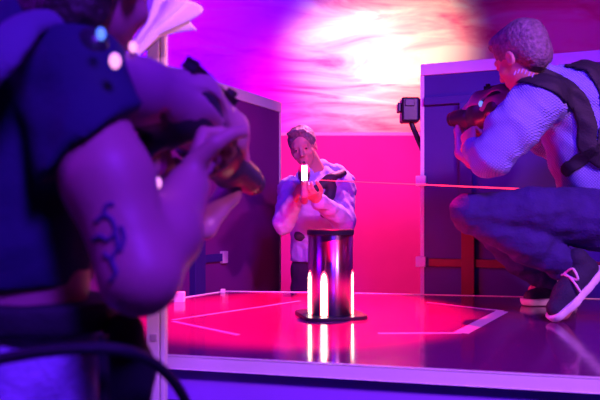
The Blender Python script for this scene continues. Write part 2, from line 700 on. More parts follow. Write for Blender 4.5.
slab('floor', (-4, -3, -0.1), (6, 9, 0), M['floor'])
slab('ceiling', (-4, -3, 5.2), (6, 9, 5.3), M['ceiling'])
slab('wall_back', (-4, 9.0, 0), (6, 9.15, 5.2), M['mural'])
slab('wall_left', (-4.15, -3, 0), (-4, 9, 5.2), M['wall'])
slab('wall_right', (6, -3, 0), (6.15, 9, 5.2), M['wall'])
slab('wall_front', (-4, -3.15, 0), (6, -3, 5.2), M['wall'])

# low pink partition with pale top strip
t = thing('low_partition', 'low magenta partition wall behind the aiming player, with a pale top strip', 'partition', (0.4, 6.3, 0))
bm = bmesh.new()
box(bm, (-1.6, -0.04, 0), (2.6, 0.04, 2.08), 0.004)
from_bm('board', bm, M['lowwall'], t)
bm = bmesh.new()
box(bm, (-1.6, -0.042, 2.08), (2.6, 0.042, 2.115), 0.003)
from_bm('top_strip', bm, M['white'], t)


# ------------------------------------------------------------------ tall boards
def board(name, label, a, b, h, m, trim_h, members):
    """board from a to b (plan), with white capping and end edging"""
    a = Vector((a[0], a[1], 0))
    b = Vector((b[0], b[1], 0))
    t = thing(name, label, 'partition', a)
    d = (b - a)
    L = d.length
    ang = math.atan2(d.y, d.x)
    t.rotation_euler = (0, 0, ang)
    bm = bmesh.new()
    box(bm, (0, -0.02, 0), (L, 0.02, h - trim_h), 0.002)
    from_bm('board', bm, m, t)
    bm = bmesh.new()
    box(bm, (-0.02, -0.03, h - trim_h), (L, 0.03, h), 0.003)
    from_bm('top_trim', bm, M['white'], t)
    bm = bmesh.new()
    box(bm, (-0.022, -0.024, 0), (0, 0.024, h - trim_h), 0.002)
    from_bm('end_trim', bm, M['white'], t)
    return t, L


# right board: camera-side face with timber rails and post
tr, LR = board('tall_partition', 'tall dark board with white capping behind the crouching player', (0.725, 3.49), (2.55, 2.88), 2.10, M['panel_dark'], 0.065, [])
bm = bmesh.new()
for z in (1.90, 1.86):
    pass
box(bm, (0.0, -0.045, 1.86), (LR, -0.02, 1.905), 0.003)
from_bm('upper_rail', bm, M['panel_dark'], tr)
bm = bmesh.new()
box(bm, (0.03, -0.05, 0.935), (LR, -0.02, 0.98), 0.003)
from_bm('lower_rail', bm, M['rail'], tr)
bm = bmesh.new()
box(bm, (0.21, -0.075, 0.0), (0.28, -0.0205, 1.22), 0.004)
from_bm('upright', bm, M['rail'], tr)  # lower length coloured as if lit red; same post continues dark above
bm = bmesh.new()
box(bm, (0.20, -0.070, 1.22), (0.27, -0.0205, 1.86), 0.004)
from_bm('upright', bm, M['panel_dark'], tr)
for z in (1.425, 0.96):
    bm = bmesh.new()
    box(bm, (-0.045, -0.06, z - 0.03), (0.012, -0.022, z + 0.03), 0.004)
    from_bm('clip', bm, M['white'], tr)

# left board runs away from the camera; a,b chosen far end first
tl, LL = board('tall_partition', 'tall purple board with white capping left of the aiming player', (-0.176, 4.6), (-1.25, 2.72), 2.10, M['panel'], 0.075, [])
# its camera-facing side is local +y
bm = bmesh.new()
box(bm, (0.745, 0.02, 0.93), (0.95, 0.045, 0.98), 0.003)
from_bm('lower_rail', bm, M['panel_dark'], tl)
bm = bmesh.new()
box(bm, (0.69, 0.02, 0.915), (0.745, 0.05, 0.995), 0.004)
from_bm('clip', bm, M['white'], tl)
bm = bmesh.new()
box(bm, (0.95, 0.02, 0.0), (1.05, 0.07, 2.04), 0.004)
from_bm('upright', bm, M['panel_dark'], tl)

# ------------------------------------------------------------------ platform
t = thing('platform', 'raised glossy platform with pale edge strip carrying the light pedestal', 'platform', (0.4, 2.3, 0))
off = Vector((0.4, 2.3, 0))
outline = [(-0.44, 1.70), (1.10, 1.355), (1.75, 1.25), (1.95, 2.75), (1.11, 2.96), (0.26, 3.12), (-0.40, 3.19), (-0.60, 2.88), (-0.80, 2.45), (-0.80, 1.80)]


def prism(bm, pts, z0, z1, inset=0.0):
    c = Vector((0.4, 2.3))
    q = []
    for p in pts:
        v = Vector(p)
        dd = (v - c)
        q.append(c + dd * (1 - inset / dd.length))
    lo = [bm.verts.new((p.x, p.y, z0)) for p in q]
    hi = [bm.verts.new((p.x, p.y, z1)) for p in q]
    bm.faces.new(hi)
    bm.faces.new(lo[::-1])
    for i in range(len(q)):
        j = (i + 1) % len(q)
        bm.faces.new((lo[i], lo[j], hi[j], hi[i]))


bm = bmesh.new()
prism(bm, outline, PT - 0.03, PT, 0.008)
from_bm('top', bm, M['platform'], t, off=off)
# edge strips
bm = bmesh.new()
n = len(outline)
for i in range(n):
    a = Vector(outline[i])
    b = Vector(outline[(i + 1) % n])
    front = i in (0, 1, 9)
    hgt = 0.036 if front else 0.02
    obox(bm, (a.x, a.y, PT - hgt / 2 + 0.001), (b.x, b.y, PT - hgt / 2 + 0.001), 0.014, hgt, bev=0.002)
from_bm('edge_strip', bm, M['white'], t, off=off)
bm = bmesh.new()
prism(bm, outline, PT - 0.13, PT - 0.036, 0.03)
from_bm('fascia', bm, mat('violet_fascia_paint', (0.34, 0.12, 0.92), 0.5, var=0.05), t, off=off)
bm = bmesh.new()
prism(bm, outline, 0.0, PT - 0.13, 0.12)
from_bm('base', bm, M['wall'], t, off=off)


def plat(px, py):
    Y = 0.38 * 600 / (py - 220)
    return Vector(((px - 300) / 600 * Y, Y))


def tape(a, b, wd, wd2=None):
    bm = bmesh.new()
    a = plat(*a)
    b = plat(*b)
    wd2 = wd if wd2 is None else wd2
    d = (b - a).normalized()
    s = Vector((-d.y, d.x))
    q = [a + s * wd / 2, b + s * wd2 / 2, b - s * wd2 / 2, a - s * wd / 2]
    lo = [bm.verts.new((p.x, p.y, PT + 0.0002)) for p in q]
    hi = [bm.verts.new((p.x, p.y, PT + 0.0012)) for p in q]
    bm.faces.new(hi)
    bm.faces.new(lo[::-1])
    for i in range(4):
        bm.faces.new((lo[i], lo[(i + 1) % 4], hi[(i + 1) % 4], hi[i]))
    from_bm('floor_marking', bm, M['tape'], t, off=off)


tape((427, 302.5), (503, 311), 0.02)
tape((502, 311.5), (461, 333), 0.05)
tape((461, 333), (378, 333.5), 0.016)
tape((172, 320), (300, 301), 0.016)
tape((173, 321.5), (238, 335), 0.02)
# corner bracket at the left back corner
bm = bmesh.new()
c = P(181, 300, 2.80)
box(bm, (c.x - 0.03, c.y - 0.02, PT - 0.01), (c.x + 0.017, c.y + 0.02, PT + 0.045), 0.004)
from_bm('corner_bracket', bm, M['white'], t, off=off)
bm = bmesh.new()
c = P(223, 290, 3.15)
box(bm, (c.x - 0.012, c.y - 0.012, PT - 0.005), (c.x + 0.012, c.y + 0.012, PT + 0.018), 0.003)
from_bm('corner_bracket', bm, M['white'], t, off=off)

# ------------------------------------------------------------------ pedestal with light strips
pc = P(330.5, 316, 2.375)
t = thing('light_pedestal', 'dark polished cylinder with glowing strips standing on the platform', 'lamp', (pc.x, pc.y, PT))
R_ = 0.089
bm = bmesh.new()
# rounded square foot plate
pts = []
for cx, cy, a0 in ((1, 1, 0), (-1, 1, 90), (-1, -1, 180), (1, -1, 270)):
    for k in range(7):
        a = math.radians(a0 + k * 15)
        pts.append((cx * 0.075 + 0.05 * math.cos(a), cy * 0.075 + 0.05 * math.sin(a)))
rot = math.radians(14)
pts = [(x * math.cos(rot) - y * math.sin(rot), x * math.sin(rot) + y * math.cos(rot)) for x, y in pts]
lo = [bm.verts.new((x, y, 0.001)) for x, y in pts]
mid = [bm.verts.new((x, y, 0.010)) for x, y in pts]
hi = [bm.verts.new((x * .985, y * .985, 0.013)) for x, y in pts]
bm.faces.new(lo[::-1])
bm.faces.new(hi)
for A, B_ in ((lo, mid), (mid, hi)):
    for i in range(len(pts)):
        j = (i + 1) % len(pts)
        bm.faces.new((A[i], A[j], B_[j], B_[i]))
from_bm('base_plate', bm, M['cap'], t)
bm = bmesh.new()
lathe(bm, (0, 0, 0), [(R_, 0.013), (R_, 0.325)], 64)
o = from_bm('cylinder', bm, M['metal'], t, True)
for p in o.data.polygons:
    if abs(p.normal.z) > .5:
        p.use_smooth = False
bm = bmesh.new()
lathe(bm, (0, 0, 0), [(R_ + .003, 0.322), (R_ + .004, 0.326), (R_ + .004, 0.340), (R_, 0.344)], 64)
from_bm('top_cap', bm, M['cap'], t)


def strip(ang, wdeg, z0, z1, r, m, name, parent):
    """curved light strip with rounded top on the cylinder wall"""
    bm = bmesh.new()
    N = 10
    outer = []
    zs = [z0 + (z1 - z0) * i / 16 for i in range(17)]
    rows = []
    for rr in (R_ - 0.001, r):
        rw = []
        for z in zs:
            tt = (z - z0) / (z1 - z0)
            wv = wdeg * (1 if tt < .72 else math.sqrt(max(0.01, 1 - ((tt - .72) / .28) ** 2)))
            rw.append([bm.verts.new((rr * math.sin(math.radians(ang + wv * (k / N - .5))), -rr * math.cos(math.radians(ang + wv * (k / N - .5))), z)) for k in range(N + 1)])
        rows.append(rw)
    for rw in rows:
        for i in range(16):
            for k in range(N):
                bm.faces.new((rw[i][k], rw[i][k + 1], rw[i + 1][k + 1], rw[i + 1][k]))
    a, b = rows
    for i in range(16):
        bm.faces.new((a[i][0], b[i][0], b[i + 1][0], a[i + 1][0]))
        bm.faces.new((a[i][N], b[i][N], b[i + 1][N], a[i + 1][N]))
    for k in range(N):
        bm.faces.new((a[0][k], b[0][k], b[0][k + 1], a[0][k + 1]))
        bm.faces.new((a[16][k], b[16][k], b[16][k + 1], a[16][k + 1]))
    return from_bm(name, bm, m, parent, True)


for ang in (-19, -66, 70, 116, 163, 208, 252):
    g = strip(ang, 21, 0.013, 0.185, R_ + .0012, M['red_bloom'], 'strip_bloom', t)  # wider red rim stands for the bloom around each tube
    strip(ang, 15, 0.015, 0.176, R_ + .0022, M['led_white'], 'tube', g)

# unseen point lamp added behind the cylinder, standing in for its far-side strips
ld = bpy.data.lights.new('pedestal_glow', 'POINT')
ld.color = (1.0, 0.0, 0.05)
ld.energy = 17
ld.shadow_soft_size = 0.03
lo_ = bpy.data.objects.new('pedestal_glow', ld)
COL.objects.link(lo_)
lo_.location = (pc.x + 0.055, pc.y + 0.15, PT + 0.12)

# ------------------------------------------------------------------ white post and the cloth tied to it
pp = P(157, 400, 1.55)
t = thing('white_post', 'slim white post at the near left corner of the platform', 'post', (pp.x, pp.y, 0))
bm = bmesh.new()
box(bm, (-0.022, -0.02, 0.012), (0.010, 0.02, 3.0), 0.002)
from_bm('shaft', bm, M['white'], t)
bm = bmesh.new()
box(bm, (0.013, -0.018, 0.012), (0.024, 0.018, 3.0), 0.002)
from_bm('edge_profile', bm, M['white'], t)
bm = bmesh.new()
box(bm, (-0.06, -0.06, 0), (0.06, 0.06, 0.012), 0.002)
from_bm('foot_plate', bm, M['white'], t)
bm = bmesh.new()
c = P(157.5, 336, 1.55)
box(bm, (-0.012, -0.0235, c.z - 0.009), (0.004, -0.0195, c.z + 0.009), 0.001)
from_bm('screw_plate', bm, mat('plate_grey', (0.5, 0.45, 0.5), 0.5), t)


def folded_cloth():
    a = P(132, 53, 1.40)
    b = P(175, 4, 1.46)
    d = (b - a)
    L = d.length
    d.normalize()
    s = d.cross(Vector((0, 1, 0))).normalized()
    dep = d.cross(s).normalized()
    bm = bmesh.new()
    N, K = 26, 48
    rings = []
    for i in range(N + 1):
        tt = i / N
        wdt = 0.016 + 0.040 * max(0, (tt - 0.45) / 0.55) ** 1.0 + 0.012 * tt
        dp = 0.012 + 0.020 * tt
        ring = []
        for k in range(K):
            th = 2 * math.pi * k / K
            fold = 1 + (0.05 + 0.16 * tt) * math.sin(th * 7 + 2.0 * tt) + 0.05 * tt * math.sin(th * 13 + 1)
            end = 0.022 * tt ** 3 * math.sin(th * 3 + 0.7)
            ring.append(bm.verts.new(a + d * (L * tt + end) + s * (math.cos(th) * wdt * fold) + dep * (math.sin(th) * dp * fold)))
        rings.append(ring)
    for A, B_ in zip(rings, rings[1:]):
        for k in range(K):
            bm.faces.new((A[k], A[(k + 1) % K], B_[(k + 1) % K], B_[k]))
    bm.faces.new(rings[0][::-1])
    top = bm.verts.new(a + d * L * 0.9)
    for k in range(K):
        bm.faces.new((rings[-1][k], rings[-1][(k + 1) % K], top))
    return bm, a


bm, a = folded_cloth()
t = thing('white_cloth', 'bunched white cloth tied across the slim white post, flaring upward', 'cloth', a)
from_bm('folds', bm, M['cloth'], t, True, off=a)
bm = bmesh.new()
p0, p1 = P(140, 53, 1.42), P(172, 22, 1.45)
tube(bm, spline([p0, (p0 + p1) / 2 + V3(0, 0, -.002), p1]), 0.006, 8)
from_bm('tie_cord', bm, M['dark'], t, True, off=a)

# ------------------------------------------------------------------ sensor on an arm beyond the right board
c = P(411, 111, 3.56)
t = thing('sensor_unit', 'black boxy sensor on an arm clamped to the right board edge', 'sensor', c)
bm = bmesh.new()
box(bm, (-0.062, -0.05, -0.070), (0.045, 0.05, 0.075), 0.012)
from_bm('housing', bm, M['black'], t)
bm = bmesh.new()
box(bm, (-0.082, -0.03, -0.01), (-0.062, 0.03, 0.045), 0.006)
box(bm, (-0.045, -0.06, 0.02), (0.01, -0.05, 0.06), 0.003)
from_bm('lens_hood', bm, M['gun_dark'], t)
bm = bmesh.new()
obox(bm, (0.045, -0.02, 0.055), (0.10, -0.045, 0.055), 0.025, 0.022)
from_bm('bracket', bm, M['white'], t)
bm = bmesh.new()
tube(bm, spline([(0.0, 0, -0.07), (0.03, 0, -0.14), (0.075, 0.0, -0.25), (0.10, 0.02, -0.34)]), 0.016, 10)
from_bm('arm', bm, M['black'], t, True)
bm = bmesh.new()
tube(bm, spline([(0.055, 0, 0.045), (0.065, 0, -0.06), (0.085, 0, -0.18), (0.11, 0.01, -0.26)]), 0.010, 8)
from_bm('cable', bm, M['rubber'], t, True)


# ------------------------------------------------------------------ laser-tag guns
def gun_meshes():
    X, Z = V3(1, 0, 0), V3(0, 0, 1)
    Yv = V3(0, 1, 0)
    out = {}
    b = Body()
    b.chain([(-.14, 0, .02), (-.02, 0, .045), (.12, 0, .04), (.22, 0, .02)], [.045, .058, .055, .040], .03, Yv, .62)
    b.chain([(-.13, 0, .02), (-.27, 0, .0)], [.032, .028], .02, Yv, .7)
    b.cap((-.28, 0, .035), (-.275, 0, -.045), .024, k=.015, flat=Yv, f=.8)
    b.chain([(-.05, 0, -.02), (-.075, 0, -.12)], [.022, .024], .015, Yv, .8)
    b.chain([(.20, 0, .025), (.30, 0, .025)], [.032, .030], .01)
    b.ell((.01, 0, .0), (.03, .1, .022), None, .01, 'sub')
    out['body'] = b.mesh('gun_body', .005)
    b = Body()
    b.chain([(-.25, 0, .010), (-.15, 0, .026), (-.02, 0, .055), (.12, 0, .05), (.21, 0, .03)], [.040, .046, .058, .056, .040], .02, Yv, .66)
    b.cap((-.30, 0, -.062), (.4, 0, -.072), .045, k=.004, op='sub')
    b.cap((-.04, .06, .048), (.15, .06, .045), .020, k=.004, op='sub')
    b.cap((-.04, -.06, .048), (.15, -.06, .045), .020, k=.004, op='sub')
    b.cap((.10, .0, .115), (.2, .0, .10), .012, k=.004, op='sub')
    for sy in (-1, 1):
        b.chain([(-.13, sy * .030, .070), (-.05, sy * .034, .088), (.03, sy * .038, .080), (.08, sy * .040, .045), (.20, sy * .034, .040)], [.008] * 5, .002, op='sub')
        b.chain([(-.12, sy * .036, .020), (-.02, sy * .042, .006), (.05, sy * .042, .018), (.13, sy * .040, .004), (.20, sy * .032, .006)], [.008] * 5, .002, op='sub')
    out['shell'] = b.mesh('gun_shell', .005)
    b = Body()
    b.chain([(.05, 0, -.035), (.10, 0, -.115), (.18, 0, -.135), (.26, 0, -.10), (.275, 0, -.02), (.25, 0, .02)], [.018, .021, .023, .023, .020, .016], .012)
    out['guard'] = b.mesh('gun_guard', .005)
    return out


GM = gun_meshes()


def add_gun(label, loc, fwd, up=(0, 0, 1), s=1.0, muzzle=True, sc3=None, side=True):
    t = thing('laser_tag_gun', label, 'toy gun', loc)
    f = Vector(fwd).normalized()
    u = Vector(up)
    u = (u - f * u.dot(f)).normalized()
    l = u.cross(f)
    t.rotation_euler = Matrix((f, l, u)).transposed().to_euler()
    t.scale = sc3 or (s, s, s)

    def part(n, me, m, par=t):
        o = bpy.data.objects.new(n, me)
        COL.objects.link(o)
        if not me.materials:
            me.materials.append(m)
            for p in me.polygons:
                p.use_smooth = True
        o.parent = par
        return o
    part('body', GM['body'], M['gun_dark'])
    part('upper_shell', GM['shell'], M['gun_shell'])
    part('front_guard', GM['guard'], M['gun_shell'])
    bm = bmesh.new()
    tube(bm, [(.29, 0, .025), (.335, 0, .025)], [.026, .026], 20)
    o = from_bm('muzzle', bm, M['gun_dark'], t)
    if muzzle:
        bm = bmesh.new()
        obox(bm, (.333, 0, .034), (.341, 0, .034), .028, .088, bev=.003)
        from_bm('muzzle_light', bm, M['led_muzzle'], o)
    bm = bmesh.new()
    if side:
        tube(bm, [(.06, -.040, .055), (.06, .040, .055)], .010, 12)
        from_bm('side_light', bm, M['led_blue'], t)
    else:
        bm.free()
    bm = bmesh.new()
    obox(bm, (-.08, 0, .108), (.08, 0, .110), .016, .014, bev=.003)
    obox(bm, (.06, 0, .118), (.075, 0, .118), .012, .02)
    from_bm('sight_rail', bm, M['gun_dark'], t)
    return t


g_mid = P(304, 181, 3.28)
add_gun('laser tag gun with glowing muzzle aimed at the camera by the hooded player', g_mid, (-0.0, -1, -0.02), s=0.80)


# ------------------------------------------------------------------ player behind the platform
def middle_man():
    B = Body()
    hc = P(303, 147, 3.58)
    f = V3(-.14, -1, -.32)
    u = V3(-.22, 0, 1)
    L = add_head(B, hc, f, u, 0.98)
    neck0, neck1 = P(317, 174, 3.68), P(309, 157, 3.62)
    B.cap(neck0, neck1, .060, .052, .02)
    # torso
    pel = P(320, 268, 3.78)
    B.chain([P(318, 190, 3.70), P(318, 225, 3.74), P(320, 256, 3.78)], [.135, .125, .13], .04, V3(0, 1, 0), .7)
    sL, sR = P(343, 188, 3.66), P(291, 190, 3.60)
    eL, eR = P(344, 222, 3.50), P(284, 222, 3.44)
    wL, wR = P(317, 199, 3.30), P(295, 199, 3.36)
    B.cap(sR, sL, .06, .06, .04)
    for s_, e_, w_ in ((sL, eL, wL), (sR, eR, wR)):
        B.chain([s_, e_], [.052, .042], .03)
        B.chain([e_, w_], [.042, .028], .02)
    add_hand(B, wL, P(305, 190, 3.17) - wL, V3(-.35, 0, .9), -1, (.5, .9, .6), s=.95)
    add_hand(B, wR, P(299, 188, 3.27) - wR, V3(.9, -.1, .1), 1, (.6, 1.0, .7), s=.95)
    # legs
    for sx in (-1, 1):
        hip = pel + V3(sx * .085, 0, -.02)
        knee = V3(pel.x + sx * .11, 3.74, .50)
        ank = V3(pel.x + sx * .13, 3.80, .09)
        B.chain([hip, knee, ank], [.085, .058, .040], .03)
        B.cap(ank + V3(0, .03, -.045), ank + V3(sx * .02, -.13, -.055), .035, .03, .02)
    t = thing('person', 'player in a pale hooded top behind the platform, aiming over the glowing cylinder', 'person', (pel.x, pel.y, 0))
    OFF = V3(pel.x, pel.y, 0)

    def bld(b, n, h, m):
        o = b.build(n, h, m)
        o.data.transform(Matrix.Translation(-OFF))
        o.parent = t
        return o
    bld(B, 'body', .006, M['skin'])
    # eyes
    for sx in (-1, 1):
        bm = bmesh.new()
        bmesh.ops.create_uvsphere(bm, u_segments=12, v_segments=8, radius=.0058)
        for v in bm.verts:
            v.co += L(sx * .031, .0875, .001)
        from_bm('eye', bm, M['iris'], t, True, off=OFF)
    H = Body()
    rr = f.normalized().cross(u).normalized()
    uu = rr.cross(f.normalized())
    ax = (rr, f.normalized(), uu)
    H.ell(L(0, -.018, .045), (.084, .104, .086), ax, .01)
    H.ell(L(.01, .06, .105), (.055, .038, .022), ax, .02)
    H.clip(L(0, .066, .055), (f.normalized() * .85 - uu * .35))
    H.clip(L(0, 0, -.03), -uu)
    H.ell(L(0, .095, -.005), (.058, .06, .075), ax, .01, 'sub')
    H.noise(.004, 90, 3)
    bld(H, 'hair', .006, M['hair_light'])
    # hoodie
    C = Body()
    C.chain([P(318, 190, 3.70), P(318, 225, 3.74), P(320, 262, 3.78)], [.155, .168, .190], .04, V3(0, 1, 0), .75)
    C.cap(sR, sL, .078, .078, .04)
    for s_, e_, w_ in ((sL, eL, wL), (sR, eR, wR)):
        C.chain([s_, e_], [.075, .066], .03)
        C.chain([e_, e_.lerp(w_, .88)], [.066, .046], .02)
    C.noise(.008, 42, 7)
    C.clip(P(320, 262, 3.7), (0, 0, -1))
    bld(C, 'hooded_top', .007, M['hoodie'])
    Hd = Body()
    a_ = [P(300, 176, 3.57), P(322, 166, 3.70), P(338, 172, 3.76), P(349, 180, 3.70), P(335, 182, 3.58), P(312, 186, 3.56)]
    Hd.chain(a_, [.026, .036, .042, .030, .030, .024], .03)
    Hd.noise(.005, 60, 9)
    bld(Hd, 'hood', .006, M['hoodie'])
    # vest
    Vt = Body()
    Vt.chain([P(312, 190, 3.55), P(330, 180, 3.56), P(343, 173, 3.64)], [.024, .032, .026], .02)
    Vt.chain([P(334, 178, 3.57), P(329, 196, 3.575), P(325, 214, 3.60)], [.030, .032, .024], .02)
    Vt.cap(P(300, 236, 3.66), P(338, 240, 3.665), .034, k=.01)
    Vt.noise(.005, 50, 2)
    bld(Vt, 'vest', .007, M['vest'])
    J = Body()
    J.cap(pel + V3(-.05, 0, 0), pel + V3(.05, 0, 0), .115, k=.02, flat=V3(0, 1, 0), f=.85)
    for sx in (-1, 1):
        hip = pel + V3(sx * .085, 0, -.02)
        knee = V3(pel.x + sx * .11, 3.74, .50)
        ank = V3(pel.x + sx * .13, 3.80, .12)
        J.chain([hip, knee, ank], [.10, .078, .066], .03)
    J.noise(.006, 40, 5)
    J.clip((0, 0, .07), (0, 0, -1))
    bld(J, 'trousers', .008, M['trousers'])
    for sx in (-1, 1):
        ank = V3(pel.x + sx * .13, 3.80, .09)
        S_ = Body()
        S_.chain([ank + V3(0, .04, -.03), ank + V3(0, -.02, -.03), ank + V3(sx * .02, -.15, -.052)], [.042, .045, .036], .03)
        S_.clip((0, 0, .012), (0, 0, -1))
        bld(S_, 'shoe', .006, M['canvas'])


middle_man()

# laser beam
bm = bmesh.new()
b0, b1 = P(316, 180, 3.20), P(556, 190.5, 2.46)
tube(bm, [b0, b1], [.0016, .0042], 8)
tag(from_bm('laser_beam', bm, M['beam'], None, off=b0), 'thin red laser beam crossing from the hooded player to the crouching player', 'laser beam')
bpy.data.objects['laser_beam'].location = b0


# ------------------------------------------------------------------ crouching player on the platform
def shoe(parent, OFF, heel, toe, up, label=None):
    """sneaker from heel to toe; up = side of the laces"""
    heel = Vector(heel)
    toe = Vector(toe)
    d = (toe - heel)
    L = d.length
    d.normalize()
    up = Vector(up)
    up = (up - d * up.dot(d)).normalized()
    s = d.cross(up)

    def q(x, y, z):
        return heel + d * (x * L) + s * y + up * z
    U = Body()
    U.chain([q(.12, 0, .045), q(.35, 0, .048), q(.62, 0, .038), q(.90, 0, .026)], [.040, .043, .042, .036], .03, s, .95)
    U.cap(q(.15, 0, .06), q(.13, 0, .10), .038, .040, .02)
    U.clip(q(0, 0, .012), -up)
    o = U.build('shoe', .005, M['canvas'])
    o.data.transform(Matrix.Translation(-OFF))
    o.parent = parent
    S_ = Body()
    S_.chain([q(.10, 0, .012), q(.40, -.003, .012), q(.70, .0, .012), q(.93, 0, .014)], [.041, .040, .049, .040], .02)
    S_.cap(q(.96, -.012, .026), q(.96, .012, .026), .024, k=.02)
    S_.clip(q(0, 0, -.006), -up)
    S_.clip(q(0, 0, .024), up * 1.0 - d * 0.0)
    so = S_.build('sole', .005, M['rubber'])
    so.data.transform(Matrix.Translation(-OFF))
    so.parent = o
    bm = bmesh.new()
    for i in range(4):
        x = .42 + .10 * i
        z = .092 - .010 * i
        tube(bm, spline([q(x, -.034, z - .022), q(x + .03, 0, z + .002), q(x + .06, .034, z - .024)], 5), .0042, 7)
        tube(bm, spline([q(x, .034, z - .022), q(x + .03, 0, z + .003), q(x + .06, -.034, z - .024)], 5), .0042, 7)
    for sy in (-1, 1):
        tube(bm, spline([q(.42, 0, .095), q(.36, sy * .04, .105), q(.44, sy * .055, .07), q(.46, sy * .012, .094)], 6), .0042, 7)
        tube(bm, spline([q(.42, 0, .095), q(.50, sy * .05, .07), q(.55, sy * .065, .035)], 6), .0042, 7)
    from_bm('laces', bm, M['lace'], o, True, off=OFF)
    return o


def right_man():
    pel = P(612, 218, 2.38)
    OFF = V3(pel.x, pel.y, PT)
    t = thing('person', 'player in a pale blue knit sweater and dark harness crouching on the platform', 'person', OFF)

    def bld(b, n, h, m):
        o = b.build(n, h, m)
        o.data.transform(Matrix.Translation(-OFF))
        o.parent = t
        return o
    B = Body()
    hc = P(521, 57, 2.30)
    f = V3(-.46, .85, -.36)
    u = V3(-.30, .25, 1)
    L = add_head(B, hc, f, u, 1.04)
    chest = P(577, 112, 2.38)
    B.cap(P(555, 92, 2.36), P(531, 78, 2.32), .066, .055, .02)
    sL, sR = P(537, 103, 2.24), P(600, 92, 2.58)
    fw = V3(-.6, .75, -.1).normalized()
    B.chain([chest, P(598, 165, 2.38), pel], [.15, .13, .145], .05, fw, .72)
    B.cap(sL, sR, .06, .06, .05)
    eL = P(489, 157, 2.20)
    wL = P(470, 147, 2.38)
    eR = P(560, 150, 2.72)
    wR = P(515, 130, 2.74)
    B.chain([sL, eL], [.055, .044], .03)
    B.chain([eL, wL], [.044, .030], .02)
    B.chain([sR, eR], [.055, .044], .03)
    B.chain([eR, wR], [.044, .030], .02)
    add_hand(B, wL, P(467, 126, 2.46) - wL, V3(.55, .55, .2), 1, (.6, .9, .6))
    add_hand(B, wR, P(497, 124, 2.72) - wR, V3(-.2, -.5, .8), 1, (.6, .9, .6))
    # legs: both knees forward, sitting on the heels
    hN, hF = P(600, 218, 2.28), P(606, 216, 2.52)
    kN, kF = P(470, 213, 2.32), P(482, 222, 2.66)
    aN, aF = P(585, 276, 2.28), P(548, 282, 2.70)
    B.chain([hN, kN, aN], [.085, .058, .042], .02)
    B.chain([hF, kF, aF], [.085, .058, .042], .02)
    B.cap(aN, P(562, 312, 2.24), .035, .03, .02)
    B.cap(aF + V3(.02, 0, -.03), P(534, 290, 2.70), .035, .026, .02)
    bld(B, 'body', .006, M['skin'])
    # hair
    fn = f.normalized()
    r = fn.cross(u).normalized()
    uu = r.cross(fn)
    ax = (r, fn, uu)
    H = Body()
    H.ell(L(0, -.018, .040), (.086, .108, .092), ax, .01)
    H.ell(L(0, .050, .100), (.050, .055, .034), ax, .03)
    H.ell(L(0, -.06, -.02), (.066, .055, .070), ax, .03)
    H.ell(L(0, .135, -.03), (.10, .085, .10), ax, .008, 'sub')
    H.clip(L(0, 0, -.075), -uu + fn * .25)
    for sx in (-1, 1):
        H.ell(L(sx * .09, .0, -.015), (.03, .022, .032), ax, .01, 'sub')
    H.noise(.0035, 60, 3, (1.6, 1.6, .5))
    bld(H, 'hair', .0055, M['hair_light'])
    # sweater
    C = Body()
    C.chain([chest + V3(0, 0, .01), P(592, 150, 2.38), P(606, 200, 2.38)], [.185, .175, .175], .05, fw, .84)
    C.cap(sL, sR, .083, .080, .05)
    C.cap(P(556, 90, 2.36), P(540, 80, 2.33), .072, .066, .03)
    C.chain([sL, P(512, 128, 2.20), eL + V3(.01, 0, 0)], [.098, .092, .078], .03)
    C.chain([eL, eL.lerp(wL, .72)], [.070, .050], .02)
    C.chain([sR, eR], [.086, .066], .03)
    C.chain([eR, eR.lerp(wR, .8)], [.066, .045], .02)
    C.noise(.007, 38, 12)
    C.clip(P(580, 214, 2.38), V3(-.12, 0, -1))
    bld(C, 'knit_sweater', .006, M['knit'])
    Cu = Body()
    cu = eL.lerp(wL, .66)
    Cu.cap(cu, eL.lerp(wL, .80), .048, .044, .01)
    bld(Cu, 'cuff', .005, M['knit'])
    # harness: bands that follow the sweater surface
    def band(pts, r, name, g=.010):
        b = Body()
        b.p = [q for q in C.p if q[0] != 'clip']
        b.grow(g)
        w_ = Body()
        for k_ in range(9):
            w_.chain([V3((q.x / q.y) * (2.0 + .035 * k_), 2.0 + .035 * k_, CAMZ + (q.z - CAMZ) / q.y * (2.0 + .035 * k_)) for q in spline(pts, 4)], [r] * (4 * (len(pts) - 1) + 1), .002)
        b.within(w_)
        return bld(b, name, .0055, M['dark'])
    band([P(508, 74, 2.13), P(530, 74, 2.10), P(556, 83, 2.13), P(576, 98, 2.13), P(587, 122, 2.13), P(588, 146, 2.13), P(603, 160, 2.13)], .034, 'harness_strap')
    band([P(540, 186, 2.14), P(560, 174, 2.12), P(580, 160, 2.12), P(606, 144, 2.14)], .026, 'waist_strap')
    band([P(572, 58, 2.42), P(590, 62, 2.34), P(604, 78, 2.25), P(612, 110, 2.16), P(606, 146, 2.12)], .036, 'harness_strap')
    band([P(546, 186, 2.15), P(548, 205, 2.18), P(556, 216, 2.22)], .022, 'waist_strap')
    # pale buckle pattern on the collar strap
    bm = bmesh.new()
    for i in range(6):
        p = P(514 + i * 3.6, 75 - 2.2 * math.sin(i * .9), 2.108 - .002 * i)
        obox(bm, p, p + V3(.006, 0, .014), .004, .003)
    from_bm('strap_badge', bm, M['hoodie'], t, False, off=OFF)
    # jeans
    J = Body()
    J.cap(P(600, 222, 2.30), P(615, 222, 2.48), .15, k=.03, flat=V3(0, 0, 1), f=.75)
    J.chain([hN, P(530, 212, 2.29), kN], [.118, .092, .073], .03)
    J.chain([hF, kF], [.112, .072], .03)
    J.chain([kN, P(530, 245, 2.30), aN + V3(-.02, 0, .01)], [.070, .078, .052], .02)
    J.chain([kF, P(520, 258, 2.68), aF], [.070, .074, .050], .02)
    J.noise(.006, 45, 8)
    bld(J, 'jeans', .006, M['jeans'])
